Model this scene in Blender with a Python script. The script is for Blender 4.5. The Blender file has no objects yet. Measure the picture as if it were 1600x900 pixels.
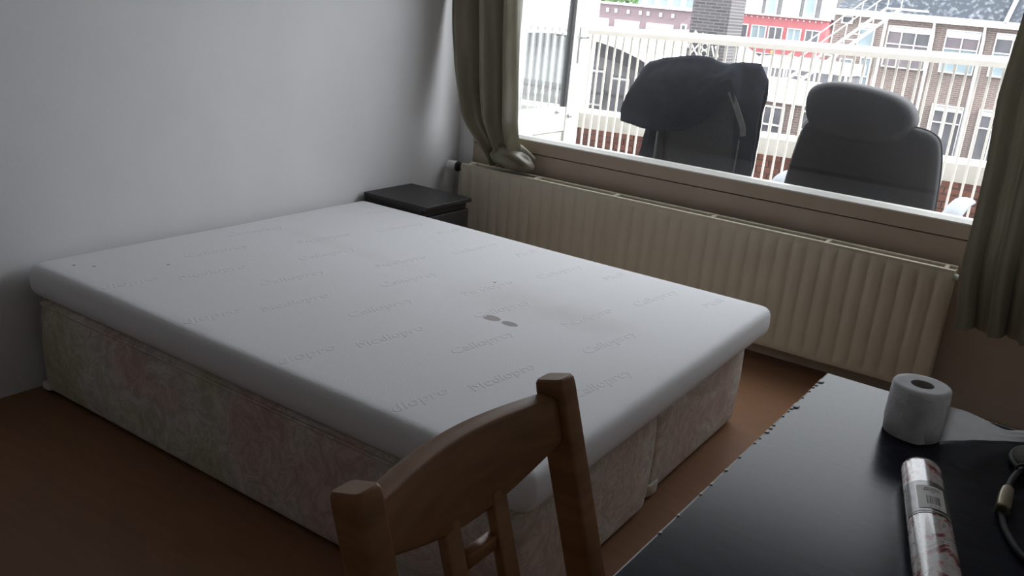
import bpy, bmesh, math, random
from mathutils import Vector, Matrix, noise as mnoise
random.seed(7)
S = bpy.context.scene
C = S.collection
PI = math.pi

# ------------------------------------------------------------------ camera
CAM = Vector((2.8789, -1.4615, 1.4427))
YAW, PITCH, ROLL, FPX = .5712, -.3168, .0917, 1393.66
fw = Vector((-math.sin(YAW)*math.cos(PITCH), math.cos(YAW)*math.cos(PITCH), math.sin(PITCH)))
r0 = Vector((math.cos(YAW), math.sin(YAW), 0)); u0 = r0.cross(fw)
rt = math.cos(ROLL)*r0 + math.sin(ROLL)*u0
up = -math.sin(ROLL)*r0 + math.cos(ROLL)*u0
cd = bpy.data.cameras.new('camera'); cam = bpy.data.objects.new('camera', cd); C.objects.link(cam)
M = Matrix((rt, up, -fw)).transposed().to_4x4(); M.translation = CAM
cam.matrix_world = M
cd.sensor_width = 36; cd.lens = FPX*36/1600; cd.clip_start = .02; cd.clip_end = 400
S.camera = cam

# ------------------------------------------------------------------ light: a bright overcast sky, nothing lit indoors
w = bpy.data.worlds.new('sky'); S.world = w; w.use_nodes = True
bg = w.node_tree.nodes['Background']
bg.inputs[0].default_value = (.91, .955, 1.0, 1); bg.inputs[1].default_value = 4.4
sl = bpy.data.lights.new('hazy_sun', 'SUN'); sl.energy = 7.0; sl.angle = math.radians(4); sl.color = (1, .97, .92)   # runs along the facade, never into the room
so = bpy.data.objects.new('hazy_sun', sl); C.objects.link(so); so.location = (20, 0, 20)
so.rotation_euler = Vector((-.75, .14, -.65)).to_track_quat('-Z', 'Y').to_euler()
for px_, sx_p in ((1.625, 2.95),):      # portals only guide the sampling of the sky through the panes
    pl = bpy.data.lights.new('window_portal', 'AREA'); pl.shape = 'RECTANGLE'; pl.size = sx_p; pl.size_y = 1.58
    pl.cycles.is_portal = True
    po = bpy.data.objects.new('window_portal', pl); C.objects.link(po)
    po.location = (px_, 2.53, 1.545); po.rotation_euler = (-PI/2, 0, 0)
S.view_settings.view_transform = 'Standard'; S.view_settings.look = 'None'
S.view_settings.exposure = 0.0; S.view_settings.gamma = 1.0; S.view_settings.use_curve_mapping = False

# ------------------------------------------------------------------ materials
def nodes(m): return m.node_tree.nodes, m.node_tree.links
def mat(name, col, rough=.6, spec=.5, col2=None, nscale=8., ndetail=4., stretch=(1, 1, 1), bump=0., bscale=60., metal=0., sheen=0., lo=.35, hi=.65, trans=0.):
    m = bpy.data.materials.new(name); m.use_nodes = True
    N, L = nodes(m); b = N['Principled BSDF']
    b.inputs['Base Color'].default_value = (*col, 1); b.inputs['Roughness'].default_value = rough
    b.inputs['Specular IOR Level'].default_value = spec; b.inputs['Metallic'].default_value = metal
    if sheen: b.inputs['Sheen Weight'].default_value = sheen
    tc = N.new('ShaderNodeTexCoord'); mp = N.new('ShaderNodeMapping'); mp.inputs['Scale'].default_value = stretch
    L.new(tc.outputs['Object'], mp.inputs['Vector'])
    if col2:
        n = N.new('ShaderNodeTexNoise'); n.inputs['Scale'].default_value = nscale; n.inputs['Detail'].default_value = ndetail
        L.new(mp.outputs[0], n.inputs['Vector'])
        rp = N.new('ShaderNodeValToRGB'); rp.color_ramp.elements[0].position = lo; rp.color_ramp.elements[1].position = hi
        rp.color_ramp.elements[0].color = (*col, 1); rp.color_ramp.elements[1].color = (*col2, 1)
        L.new(n.outputs[0], rp.inputs[0]); L.new(rp.outputs[0], b.inputs['Base Color'])
    if bump:
        n2 = N.new('ShaderNodeTexNoise'); n2.inputs['Scale'].default_value = bscale; n2.inputs['Detail'].default_value = 3
        L.new(mp.outputs[0], n2.inputs['Vector'])
        bp = N.new('ShaderNodeBump'); bp.inputs['Strength'].default_value = bump; bp.inputs['Distance'].default_value = .01
        L.new(n2.outputs[0], bp.inputs['Height']); L.new(bp.outputs[0], b.inputs['Normal'])
    if trans:
        tr = N.new('ShaderNodeBsdfTranslucent'); tr.inputs[0].default_value = (*col, 1)
        mx = N.new('ShaderNodeMixShader'); mx.inputs[0].default_value = trans
        out = N['Material Output']
        L.new(b.outputs[0], mx.inputs[1]); L.new(tr.outputs[0], mx.inputs[2]); L.new(mx.outputs[0], out.inputs[0])
    return m

def glass_mat(name, haze=.03, tint=(1, 1, 1), refl=.03):
    m = bpy.data.materials.new(name); m.use_nodes = True; N, L = nodes(m)
    N.remove(N['Principled BSDF']); out = N['Material Output']
    t = N.new('ShaderNodeBsdfTransparent'); t.inputs[0].default_value = (*tint, 1)
    g = N.new('ShaderNodeBsdfGlossy'); g.inputs['Roughness'].default_value = .01
    lw = N.new('ShaderNodeLayerWeight'); lw.inputs[0].default_value = .5      # Schlick reflectance, the same on both faces of the pane
    pw = N.new('ShaderNodeMath'); pw.operation = 'POWER'; pw.inputs[1].default_value = 5; L.new(lw.outputs['Facing'], pw.inputs[0])
    fr = N.new('ShaderNodeMath'); fr.operation = 'MULTIPLY_ADD'; fr.inputs[1].default_value = .6; fr.inputs[2].default_value = refl; L.new(pw.outputs[0], fr.inputs[0])
    mx = N.new('ShaderNodeMixShader'); L.new(fr.outputs[0], mx.inputs[0]); L.new(t.outputs[0], mx.inputs[1]); L.new(g.outputs[0], mx.inputs[2])
    d = N.new('ShaderNodeBsdfTranslucent'); d.inputs[0].default_value = (.9, .9, .9, 1)
    m2 = N.new('ShaderNodeMixShader'); m2.inputs[0].default_value = haze
    L.new(mx.outputs[0], m2.inputs[1]); L.new(d.outputs[0], m2.inputs[2]); L.new(m2.outputs[0], out.inputs[0])
    return m

def brick_mat(name, c1, c2, mortar, scale, rough=.9):
    m = mat(name, c1, rough); N, L = nodes(m); b = N['Principled BSDF']
    tc = N.new('ShaderNodeTexCoord'); sp = N.new('ShaderNodeSeparateXYZ'); cb = N.new('ShaderNodeCombineXYZ')
    L.new(tc.outputs['Object'], sp.inputs[0]); L.new(sp.outputs[0], cb.inputs[0]); L.new(sp.outputs[2], cb.inputs[1])
    br = N.new('ShaderNodeTexBrick'); br.inputs['Scale'].default_value = scale
    br.inputs['Color1'].default_value = (*c1, 1); br.inputs['Color2'].default_value = (*c2, 1); br.inputs['Mortar'].default_value = (*mortar, 1)
    br.inputs['Mortar Size'].default_value = .02; br.inputs['Row Height'].default_value = .13
    L.new(cb.outputs[0], br.inputs['Vector']); L.new(br.outputs[0], b.inputs['Base Color'])
    return m

MT = {}
MT['wall'] = mat('wall_paint', (.80, .80, .81), .85, .2, (.77, .77, .78), 3, bump=.05, bscale=180)
MT['wall_dark'] = mat('off_white_paint', (.80, .79, .77), .85, .2, (.78, .77, .75), 3, bump=.05, bscale=180)
MT['facade'] = brick_mat('own_facade_brick', (.33, .30, .26), (.29, .26, .23), (.36, .34, .31), 4.)
MT['ceil'] = mat('ceiling_paint', (.86, .86, .86), .9, .2, bump=.04, bscale=150)
MT['floor'] = mat('brown_laminate', (.235, .118, .062), .45, .3, (.26, .132, .07), 5, 6, (1, 7, 1), bump=.02, bscale=90)
MT['beige'] = mat('beige_paint', (.50, .41, .33), .55, .4, (.46, .37, .29), 6, bump=.03, bscale=70)
MT['white_paint'] = mat('white_gloss_paint', (.82, .81, .77), .4, .5, (.76, .75, .70), 12)
MT['rad'] = mat('cream_enamel', (.68, .62, .49), .42, .5, (.64, .58, .46), 6)
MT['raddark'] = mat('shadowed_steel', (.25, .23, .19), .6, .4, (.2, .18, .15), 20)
MT['blackwood'] = mat('black_brown_veneer', (.014, .012, .013), .42, .4, (.022, .019, .019), 6, 5, (1, 14, 1), bump=.02, bscale=80)
MT['desk'] = mat('worn_black_laminate', (.013, .015, .022), .22, .105, (.021, .023, .033), 9, 6, (1, 6, 1), bump=.01, bscale=220)
MT['pale_edge'] = mat('pale_edge_sky_glint', (.80, .79, .78), .6, .4, (.70, .68, .66), 60)  # pale edge colour; on the chips it stands in for reflected sky
MT['birch'] = mat('honey_stained_birch', (.20, .088, .032), .45, .4, (.26, .12, .045), 4, 6, (2, 2, 14), bump=.02, bscale=60)
MT['curtain'] = mat('olive_satin', (.185, .165, .118), .32, .6, (.265, .24, .175), 5, 4, (3, 3, .6), bump=.05, bscale=45, sheen=.15, trans=.10)
MT['white_plastic'] = mat('white_plastic', (.8, .8, .78), .4, .5, (.74, .74, .72), 20)
MT['black_plastic'] = mat('black_plastic', (.016, .016, .018), .6, .25, (.03, .03, .032), 20)
MT['grey_plastic'] = mat('light_grey_plastic', (.36, .385, .42), .5, .4, (.32, .34, .37), 15)
MT['leather'] = mat('black_leather', (.012, .0115, .014), .55, .25, (.018, .017, .021), 7, bump=.05, bscale=90)
MT['jacket'] = mat('navy_black_cloth', (.012, .015, .024), .9, .15, (.020, .024, .036), 14, bump=.10, bscale=22)
MT['strap'] = mat('grey_webbing', (.17, .165, .155), .8, .3, (.12, .12, .115), 40)
MT['chrome'] = mat('brushed_metal', (.6, .6, .6), .3, .5, (.5, .5, .5), 30, metal=1.)
MT['brass'] = mat('dull_brass', (.20, .165, .095), .45, .5, (.15, .12, .07), 40, metal=.7)
MT['tissue'] = mat('white_tissue', (.78, .78, .79), .95, .1, (.70, .70, .72), 40, bump=.2, bscale=160)
MT['tissue_sheet'] = mat('thin_white_tissue', (.78, .78, .79), .95, .1, (.70, .70, .72), 40, bump=.2, bscale=160, trans=.3)
MT['card'] = mat('grey_cardboard', (.33, .31, .29), .9, .2, (.27, .26, .24), 40)
MT['olive'] = mat('dark_olive_canvas', (.035, .033, .018), .85, .2, (.05, .046, .027), 40, bump=.2, bscale=200)
MT['cord'] = mat('dark_grey_cord', (.022, .022, .022), .7, .25, (.034, .033, .032), 80)
MT['ledge'] = mat('white_coping', (.80, .79, .75), .8, .2, (.70, .69, .64), 4, bump=.05, bscale=40)
MT['steel_white'] = mat('white_railing_paint', (.82, .81, .78), .45, .4, (.77, .76, .72), 9)
MT['tile'] = mat('grey_terrace_tile', (.20, .195, .19), .85, .3, (.25, .245, .24), 3, bump=.05, bscale=40)
MT['brickA'] = mat('red_brick', (.36, .17, .13), .9, .2, (.29, .13, .10), 5, bump=.2, bscale=60)
MT['brickB'] = mat('dark_red_brick', (.28, .125, .10), .9, .2, (.22, .10, .085), 5, bump=.2, bscale=60)
MT['mortar'] = mat('grey_mortar', (.33, .29, .27), .95, .1, (.27, .24, .23), 30)
MT['brown_wall'] = brick_mat('brown_far_brick', (.21, .155, .138), (.17, .125, .114), (.30, .265, .25), 1.5)
MT['tower_wall'] = brick_mat('dark_far_brick', (.10, .096, .102), (.065, .062, .068), (.17, .165, .17), 1.7)
MT['purple_wall'] = brick_mat('mauve_far_brick', (.25, .18, .195), (.21, .15, .165), (.28, .22, .235), 1.5)
MT['red_clad'] = mat('red_cladding', (.46, .15, .16), .7, .3, (.42, .135, .145), 2)
MT['slate'] = mat('dark_slate', (.05, .06, .075), .7, .2, (.20, .215, .24), 5, 6, lo=.5, hi=.72, bump=.3, bscale=10)
MT['roof_white'] = mat('white_roofing', (.82, .82, .82), .8, .2, (.76, .76, .76), 2)
MT['grey_wall'] = mat('grey_panel_wall', (.17, .17, .175), .8, .3, (.21, .21, .215), 2)
MT['grey_dark'] = mat('dark_grey_fascia', (.055, .055, .06), .7, .3, (.075, .075, .08), 3)
MT['white_frame'] = mat('white_window_frame', (.62, .62, .62), .5, .4, (.56, .56, .56), 8)
MT['pane_grey'] = mat('grey_reflecting_pane', (.10, .102, .115), .2, .4, (.15, .15, .165), 1.2)
MT['pane_mauve'] = mat('mauve_reflecting_pane', (.16, .14, .17), .2, .4, (.20, .17, .18), 1.2)
MT['pane_blue'] = mat('pale_blue_pane', (.25, .32, .35), .2, .4, (.30, .37, .40), 1.2)
MT['leaf'] = mat('green_leaves', (.06, .13, .04), .7, .3, (.09, .18, .06), 3)
MT['bark'] = mat('brown_bark', (.12, .085, .06), .9, .2, (.09, .065, .05), 8)
MT['asphalt'] = mat('grey_asphalt', (.20, .20, .20), .9, .2, (.25, .25, .25), 1)
MT['yellow'] = mat('yellow_fabric', (.75, .60, .12), .8, .2, (.65, .52, .1), 5)
MT['glass'] = glass_mat('window_glass', .008)
MT['door_glass'] = glass_mat('door_glass', .04, (.94, .97, .97), .06)
MT['print_label'] = mat('white_label_paper', (.62, .60, .58), .6, .4, (.58, .56, .54), 30)
MT['ink'] = mat('black_ink', (.03, .03, .03), .6, .3, (.045, .045, .045), 30)

def mattress_mat():
    m = mat('white_knit_ticking', (.80, .80, .82), .9, .15, bump=.10, bscale=260, sheen=.2)
    N, L = nodes(m); b = N['Principled BSDF']
    tc = N.new('ShaderNodeTexCoord')
    cur = None
    def blot(cx, cy, sx, sy, col, amt, soft):
        nonlocal cur
        mp = N.new('ShaderNodeMapping'); mp.vector_type = 'POINT'
        mp.inputs['Location'].default_value = (-cx/sx, -cy/sy, 0); mp.inputs['Scale'].default_value = (1/sx, 1/sy, 0)
        nz = N.new('ShaderNodeTexNoise'); nz.inputs['Scale'].default_value = 9; L.new(tc.outputs['Object'], nz.inputs['Vector'])
        L.new(tc.outputs['Object'], mp.inputs['Vector'])
        ln = N.new('ShaderNodeVectorMath'); ln.operation = 'LENGTH'; L.new(mp.outputs[0], ln.inputs[0])
        ad = N.new('ShaderNodeMath'); ad.operation = 'MULTIPLY_ADD'; ad.inputs[1].default_value = soft; L.new(nz.outputs[0], ad.inputs[0]); L.new(ln.outputs['Value'], ad.inputs[2])
        mr = N.new('ShaderNodeMapRange'); mr.inputs['From Min'].default_value = 1+soft*.5+soft*.4; mr.inputs['From Max'].default_value = 1-soft*.3
        mr.inputs['To Min'].default_value = 0; mr.inputs['To Max'].default_value = amt
        L.new(ad.outputs[0], mr.inputs['Value'])
        mx = N.new('ShaderNodeMix'); mx.data_type = 'RGBA'
        L.new(mr.outputs[0], mx.inputs['Factor'])
        if cur is None: mx.inputs['A'].default_value = (.80, .80, .82, 1)
        else: L.new(cur, mx.inputs['A'])
        mx.inputs['B'].default_value = (*col, 1)
        cur = mx.outputs['Result']
    blot(1.366, .742, .033, .024, (.36, .31, .31), .85, .10)      # two small oval stains
    blot(1.436, .742, .029, .019, (.29, .26, .26), .85, .10)
    blot(1.35, .95, .26, .16, (.66, .62, .62), .35, .9)
    blot(1.62, .95, .16, .10, (.66, .62, .62), .35, .9)
    blot(.55, .95, .40, .05, (.68, .65, .66), .20, .8)
    for (a, c) in ((.17, .14), (.12, .10), (.30, .33), (1.16, 1.05)): blot(a, c, .006, .006, (.2, .19, .19), .8, .05)
    L.new(cur, b.inputs['Base Color'])
    return m
MT['mattress'] = mattress_mat()

def damask_mat():
    m = mat('faded_floral_damask', (.44, .40, .36), .85, .25, sheen=.15)
    N, L = nodes(m); b = N['Principled BSDF']
    tc = N.new('ShaderNodeTexCoord')
    wv = N.new('ShaderNodeTexNoise'); wv.inputs['Scale'].default_value = 9; wv.inputs['Detail'].default_value = 2; wv.inputs['Distortion'].default_value = 2.6
    L.new(tc.outputs['Object'], wv.inputs['Vector'])
    r1 = N.new('ShaderNodeValToRGB'); e = r1.color_ramp.elements
    e[0].position = .42; e[0].color = (.52, .47, .42, 1); e[1].position = .60; e[1].color = (.68, .635, .58, 1)
    for p, c in ((.49, (.68, .635, .58, 1)), (.53, (.53, .48, .425, 1))):
        x = r1.color_ramp.elements.new(p); x.color = c
    L.new(wv.outputs[0], r1.inputs[0])
    n2 = N.new('ShaderNodeTexNoise'); n2.inputs['Scale'].default_value = 3.2; L.new(tc.outputs['Object'], n2.inputs['Vector'])
    r2 = N.new('ShaderNodeValToRGB'); q = r2.color_ramp.elements
    q[0].position = .36; q[0].color = (.84, .86, .66, 1); q[1].position = .64; q[1].color = (.96, .80, .78, 1)
    x = r2.color_ramp.elements.new(.5); x.color = (1, 1, 1, 1)
    L.new(n2.outputs[0], r2.inputs[0])
    mx = N.new('ShaderNodeMix'); mx.data_type = 'RGBA'; mx.blend_type = 'MULTIPLY'; mx.inputs['Factor'].default_value = 1
    L.new(r1.outputs[0], mx.inputs['A']); L.new(r2.outputs[0], mx.inputs['B']); L.new(mx.outputs['Result'], b.inputs['Base Color'])
    bp = N.new('ShaderNodeBump'); bp.inputs['Strength'].default_value = .35; bp.inputs['Distance'].default_value = .006
    L.new(wv.outputs[0], bp.inputs['Height']); L.new(bp.outputs[0], b.inputs['Normal'])
    return m
MT['damask'] = damask_mat()

def mesh_fabric_mat():
    m = mat('grey_mesh_weave', (.05, .055, .062), .7, .3)
    N, L = nodes(m); b = N['Principled BSDF']
    tc = N.new('ShaderNodeTexCoord')
    ck = N.new('ShaderNodeTexChecker'); ck.inputs['Scale'].default_value = 140
    ck.inputs['Color1'].default_value = (.035, .039, .046, 1); ck.inputs['Color2'].default_value = (.085, .09, .10, 1)
    mp = N.new('ShaderNodeMapping'); mp.inputs['Scale'].default_value = (1, 0, 1); mp.inputs['Location'].default_value = (0, .005, 0); L.new(tc.outputs['Object'], mp.inputs['Vector'])
    L.new(mp.outputs[0], ck.inputs['Vector']); L.new(ck.outputs[0], b.inputs['Base Color'])
    return m
MT['mesh'] = mesh_fabric_mat()

def wrap_mat():
    m = mat('floral_gift_paper', (.60, .57, .57), .25, .6)
    N, L = nodes(m); b = N['Principled BSDF']
    b.inputs['Coat Weight'].default_value = .5; b.inputs['Coat Roughness'].default_value = .06
    tc = N.new('ShaderNodeTexCoord')
    n1 = N.new('ShaderNodeTexNoise'); n1.inputs['Scale'].default_value = 26; n1.inputs['Detail'].default_value = 3; n1.inputs['Distortion'].default_value = 1.4
    mp = N.new('ShaderNodeMapping'); mp.inputs['Scale'].default_value = (1.3, .8, 1.0); L.new(tc.outputs['Object'], mp.inputs['Vector']); L.new(mp.outputs[0], n1.inputs['Vector'])
    r = N.new('ShaderNodeValToRGB'); e = r.color_ramp.elements
    e[0].position = .0; e[0].color = (.10, .02, .025, 1); e[1].position = 1; e[1].color = (.48, .45, .45, 1)
    for p, c in ((.39, (.13, .022, .03, 1)), (.415, (.36, .09, .09, 1)), (.45, (.47, .30, .28, 1)), (.48, (.50, .47, .47, 1)), (.56, (.49, .46, .45, 1)), (.58, (.46, .30, .27, 1)), (.60, (.49, .46, .46, 1)), (.635, (.49, .47, .47, 1)), (.65, (.10, .055, .065, 1)), (.68, (.47, .44, .44, 1))):
        x = e.new(p); x.color = c
    L.new(n1.outputs[0], r.inputs[0]); L.new(r.outputs[0], b.inputs['Base Color'])
    return m
MT['wrap'] = wrap_mat()
MT['wrap_dark'] = mat('grey_green_printed_band', (.06, .065, .06), .25, .6, (.1, .1, .09), 30)

# ------------------------------------------------------------------ builders
def tag(o, label=None, cat=None, group=None, kind=None):
    if label: o['label'] = label
    if cat: o['category'] = cat
    if group: o['group'] = group
    if kind: o['kind'] = kind
    return o
def empty(name, loc=(0, 0, 0), rot=(0, 0, 0)):
    o = bpy.data.objects.new(name, None); C.objects.link(o); o.location = loc; o.rotation_euler = rot
    o.empty_display_size = .1
    return o
def acc(o):
    v = Vector((0, 0, 0))
    while o is not None: v += Vector(o.location); o = o.parent
    return v

class MB:
    def __init__(s): s.v = []; s.f = []; s.sm = []
    def quad(s, pts, smooth=False):
        k = len(s.v); s.v += [tuple(p) for p in pts]; s.f.append(tuple(range(k, k+len(pts)))); s.sm.append(smooth)
    def box(s, x0, x1, y0, y1, z0, z1):
        k = len(s.v); s.v += [(x, y, z) for z in (z0, z1) for y in (y0, y1) for x in (x0, x1)]
        for f in ((0, 2, 3, 1), (4, 5, 7, 6), (0, 1, 5, 4), (2, 6, 7, 3), (0, 4, 6, 2), (1, 3, 7, 5)):
            s.f.append(tuple(k+i for i in f)); s.sm.append(False)
        return s
    def loft(s, rings, cap0=True, cap1=True, smooth=True, closed=True):
        n = len(rings[0]); k = len(s.v)
        for r in rings: s.v += [tuple(p) for p in r]
        for i in range(len(rings)-1):
            a = k+i*n; b = a+n
            for j in range(n if closed else n-1):
                j2 = (j+1) % n
                s.f.append((a+j, a+j2, b+j2, b+j)); s.sm.append(smooth)
        if cap0: s.f.append(tuple(k+j for j in reversed(range(n)))); s.sm.append(False)
        if cap1:
            a = k+(len(rings)-1)*n
            s.f.append(tuple(a+j for j in range(n))); s.sm.append(False)
        return s
    def rbox(s, x0, x1, y0, y1, z0, z1, r=.01, b=.004, n=4, smooth=True):
        b = min(b, (z1-z0)*.45)
        return s.loft([[(x, y, z) for x, y in rrect(x0+i, x1-i, y0+i, y1-i, max(r-i, .0005), n)] for i, z in ((b, z0), (b*.3, z0+b*.3), (0, z0+b), (0, z1-b), (b*.3, z1-b*.3), (b, z1))], smooth=smooth)
    def tube(s, path, rad, n=8, cap=True, squash=None):
        path = [Vector(p) for p in path]; rings = []
        ref = Vector((0, 0, 1))
        for i, p in enumerate(path):
            t = (path[min(i+1, len(path)-1)] - path[max(i-1, 0)]).normalized()
            rf = ref if abs(t.dot(ref)) < .97 else Vector((1, 0, 0))
            a = t.cross(rf).normalized(); b = a.cross(t).normalized()
            rr = rad[i] if isinstance(rad, (list, tuple)) else rad
            rings.append([p + a*math.cos(q)*rr + b*math.sin(q)*rr*(squash or 1) for q in (2*PI*j/n for j in range(n))])
        return s.loft(rings, cap, cap)
    def lathe(s, prof, c=(0, 0), n=24, cap0=True, cap1=True):
        return s.loft([[(c[0]+r*math.cos(2*PI*j/n), c[1]+r*math.sin(2*PI*j/n), z) for j in range(n)] for r, z in prof], cap0, cap1)
    def beam(s, a, b, w, h):      # rectangular bar from a to b
        a = Vector(a); b = Vector(b); t = (b-a).normalized()
        rf = Vector((0, 0, 1)) if abs(t.z) < .95 else Vector((0, 1, 0))
        sd = t.cross(rf).normalized(); u = sd.cross(t)
        rings = [[p+sd*w/2*i+u*h/2*j for i, j in ((-1, -1), (1, -1), (1, 1), (-1, 1))] for p in (a, b)]
        return s.loft(rings, smooth=False)
    def sheet(s, grid, smooth=True):
        nr = len(grid); nc = len(grid[0]); k = len(s.v)
        for r in grid: s.v += [tuple(p) for p in r]
        for i in range(nr-1):
            for j in range(nc-1):
                s.f.append((k+i*nc+j, k+i*nc+j+1, k+(i+1)*nc+j+1, k+(i+1)*nc+j)); s.sm.append(smooth)
        return s
    def mesh(s, name, m, off=(0, 0, 0)):
        me = bpy.data.meshes.new(name); o = Vector(off)
        me.from_pydata([Vector(v)-o for v in s.v], [], s.f)
        me.polygons.foreach_set('use_smooth', s.sm); me.materials.append(MT[m]); me.validate(); me.update()
        bm = bmesh.new(); bm.from_mesh(me); bmesh.ops.recalc_face_normals(bm, faces=bm.faces); bm.to_mesh(me); bm.free()
        return me
    def build(s, name, m, parent=None, loc=(0, 0, 0), local=False):
        off = Vector(loc) if parent is None else (Vector((0, 0, 0)) if local else acc(parent))
        o = bpy.data.objects.new(name, s.mesh(name, m, off)); C.objects.link(o)
        if parent is None: o.location = loc
        else: o.parent = parent
        return o
def rrect(x0, x1, y0, y1, r, n=5):
    r = min(r, (x1-x0)/2-1e-5, (y1-y0)/2-1e-5); P = []
    for cx, cy, a in ((x1-r, y1-r, 0), (x0+r, y1-r, PI/2), (x0+r, y0+r, PI), (x1-r, y0+r, 1.5*PI)):
        for i in range(n+1):
            t = a+PI/2*i/n; P.append((cx+r*math.cos(t), cy+r*math.sin(t)))
    return P
def lerp(a, b, t): return a+(b-a)*t
def interp(tab, x):
    if x <= tab[0][0]: return tab[0][1]
    for (a, va), (b, vb) in zip(tab, tab[1:]):
        if x <= b: return lerp(va, vb, (x-a)/(b-a))
    return tab[-1][1]
def spline(pts, n=6):
    pts = [Vector(p) for p in pts]; out = []
    for i in range(len(pts)-1):
        p0 = pts[max(i-1, 0)]; p1 = pts[i]; p2 = pts[i+1]; p3 = pts[min(i+2, len(pts)-1)]
        for k in range(n):
            t = k/n
            out.append(.5*((2*p1)+(p2-p0)*t+(2*p0-5*p1+4*p2-p3)*t*t+(3*p1-p0-3*p2+p3)*t**3))
    out.append(pts[-1]); return out
def sstep(a, b, x):
    t = max(0, min(1, (x-a)/(b-a))); return t*t*(3-2*t)
def nz(x, y, z=0): return mnoise.noise(Vector((x, y, z)))
def st(name, mb, m, label, cat):
    return tag(mb.build(name, m), label, cat, kind='structure')

# ------------------------------------------------------------------ the room
RX, RY0, YW, H = 3.9, -3.2, 2.36, 2.75
st('floor', MB().box(-.15, RX+.15, RY0-.15, 2.5, -.12, 0), 'floor', 'dark brown wood laminate floor of the bedroom', 'floor')
st('ceiling', MB().box(-.15, RX+.15, RY0-.15, 2.5, H, H+.1), 'ceil', 'plain white bedroom ceiling', 'ceiling')
st('wall_left', MB().box(-.15, 0, RY0-.15, 2.5, 0, H), 'wall', 'plain white painted wall at the head of the bed', 'wall')
st('wall_right', MB().box(RX, RX+.15, RY0-.15, 2.5, 0, H), 'wall_dark', 'off-white wall beyond the black desk', 'wall')
st('wall_back', MB().box(0, RX, RY0-.15, RY0, 0, H), 'wall_dark', 'off-white wall behind the viewer', 'wall')
WT = 2.32      # underside of the window head
ww = st('wall_window', MB().box(0, .10, YW, 2.5, 0, H).box(3.15, RX, YW, 2.5, 0, H).box(.10, 3.15, YW, 2.5, WT+.06, H), 'wall', 'wall around the wide window', 'wall')
MB().box(.10, 3.15, YW, 2.5, 0, .684).build('sill_panel', 'beige', ww)
def room_window(name, x0, x1, label):
    wn = tag(empty(name, ((x0+x1)/2, 2.42, .69)), label, 'window', kind='structure')
    MB().box(x0, x1, YW-.006, 2.5, .690, .748).build('bottom_rail', 'beige', wn)
    MB().loft([[(x, YW-.006, .748), (x, 2.42, .748), (x, 2.42, .766), (x, 2.380, .766), (x, YW-.006, .753)] for x in (x0+.055, x1-.055)], smooth=False).build('glazing_bead', 'white_paint', wn)
    MB().box(x0, x0+.055, YW-.006, 2.5, .748, WT+.06).build('side_frame', 'white_paint', wn)
    MB().box(x1-.055, x1, YW-.006, 2.5, .748, WT+.06).build('side_frame', 'white_paint', wn)
    MB().box(x0+.055, x1-.055, YW-.006, 2.5, WT, WT+.06).build('top_rail', 'white_paint', wn)
    MB().box(x0+.055, x1-.055, 2.386, 2.390, .766, WT).build('pane', 'glass', wn)
room_window('window_1', .10, 3.15, 'wide fixed window pane in a beige wooden frame above the radiator')
st('wall_facade', MB().box(-25, -.15, 2.3, 2.5, -12, 15).box(RX+.15, 30, 2.3, 2.5, -12, 15).box(-.15, RX+.15, 2.3, 2.5, H+.1, 15).box(-.15, RX+.15, 2.3, 2.5, -12, -.12), 'facade', 'unseen pale brick facade of the apartment block, sized to shade the terrace', 'facade')  # out of view; added and sized to shade and bounce light onto the terrace
# ------------------------------------------------------------------ terrace outside
st('terrace_floor', MB().box(-5, 7, 2.5, 7.3, -.15, -.03), 'tile', 'grey terrace paving behind the railing', 'floor')
st('ground', MB().box(-90, 90, 7.4, 130, -12.2, -12), 'asphalt', 'grey street level far below the terrace', 'ground')
rl = tag(empty('terrace_railing', (.3, 6.7, -.03)), 'white railing of thin upright bars along the terrace edge', 'railing')
def zr(x): return 1.232+.0265*(x-.3)
a, b = -4.2, 4.6
MB().loft([[(x, y, zr(x)+z) for y, z in ((6.66, -.048), (6.74, -.048), (6.74, .0), (6.725, .032), (6.70, .040), (6.678, .028), (6.66, -.005))] for x in (a, b)], smooth=False).build('handrail', 'steel_white', rl)
k = -29
xs = [-1.679+.0885*i for i in range(-28, 71)]
for x in xs:
    MB().box(x-.0095, x+.0095, 6.694, 6.706, -.03, zr(x)-.046).build('bar', 'steel_white', rl)
# parapet: brick courses under a white coping
pp = tag(empty('terrace_parapet', (0, 7.0, -.03), (0, -.026, 0)), 'low red brick parapet with a thick white coping behind the bars', 'parapet')
MB().box(-4.2, 4.6, 6.905, 7.25, -.12, .245).build('core', 'mortar', pp, local=True)
pm = bpy.data.objects
for c in pp.children: c.data.transform(Matrix.Translation((0, -7.0, 0)))
MB().loft([[(x, y, z) for y, z in ((-.13, .245), (.30, .245), (.30, .40), (.28, .41), (-.11, .41), (-.13, .40))] for x in (-4.25, 4.65)], smooth=False).build('coping', 'ledge', pp, local=True)
bmA = MB().rbox(-.105, .105, -.05, .05, -.0255, .0255, .004, .003, 1, False).mesh('brick', 'brickA')
bmB = MB().rbox(-.105, .105, -.05, .05, -.0255, .0255, .004, .003, 1, False).mesh('brick', 'brickB')
for row in range(5):
    z = -.02+row*.0625-.01
    for i in range(32):
        x = -2.6+i*.22+(.11 if row % 2 else 0)
        o = bpy.data.objects.new('brick', bmA if random.random() < .6 else bmB); C.objects.link(o); o.parent = pp
        o.location = (x, -.062+random.uniform(-.003, .003), z)
tp = MB().rbox(-2.03, -1.86, 6.95, 7.12, .335, 3.2, .02, .005).build('terrace_post', 'ledge', None, (-1.945, 7.03, .335))
tag(tp, 'thick white upright post standing on the parapet coping behind the door', 'post')

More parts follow.
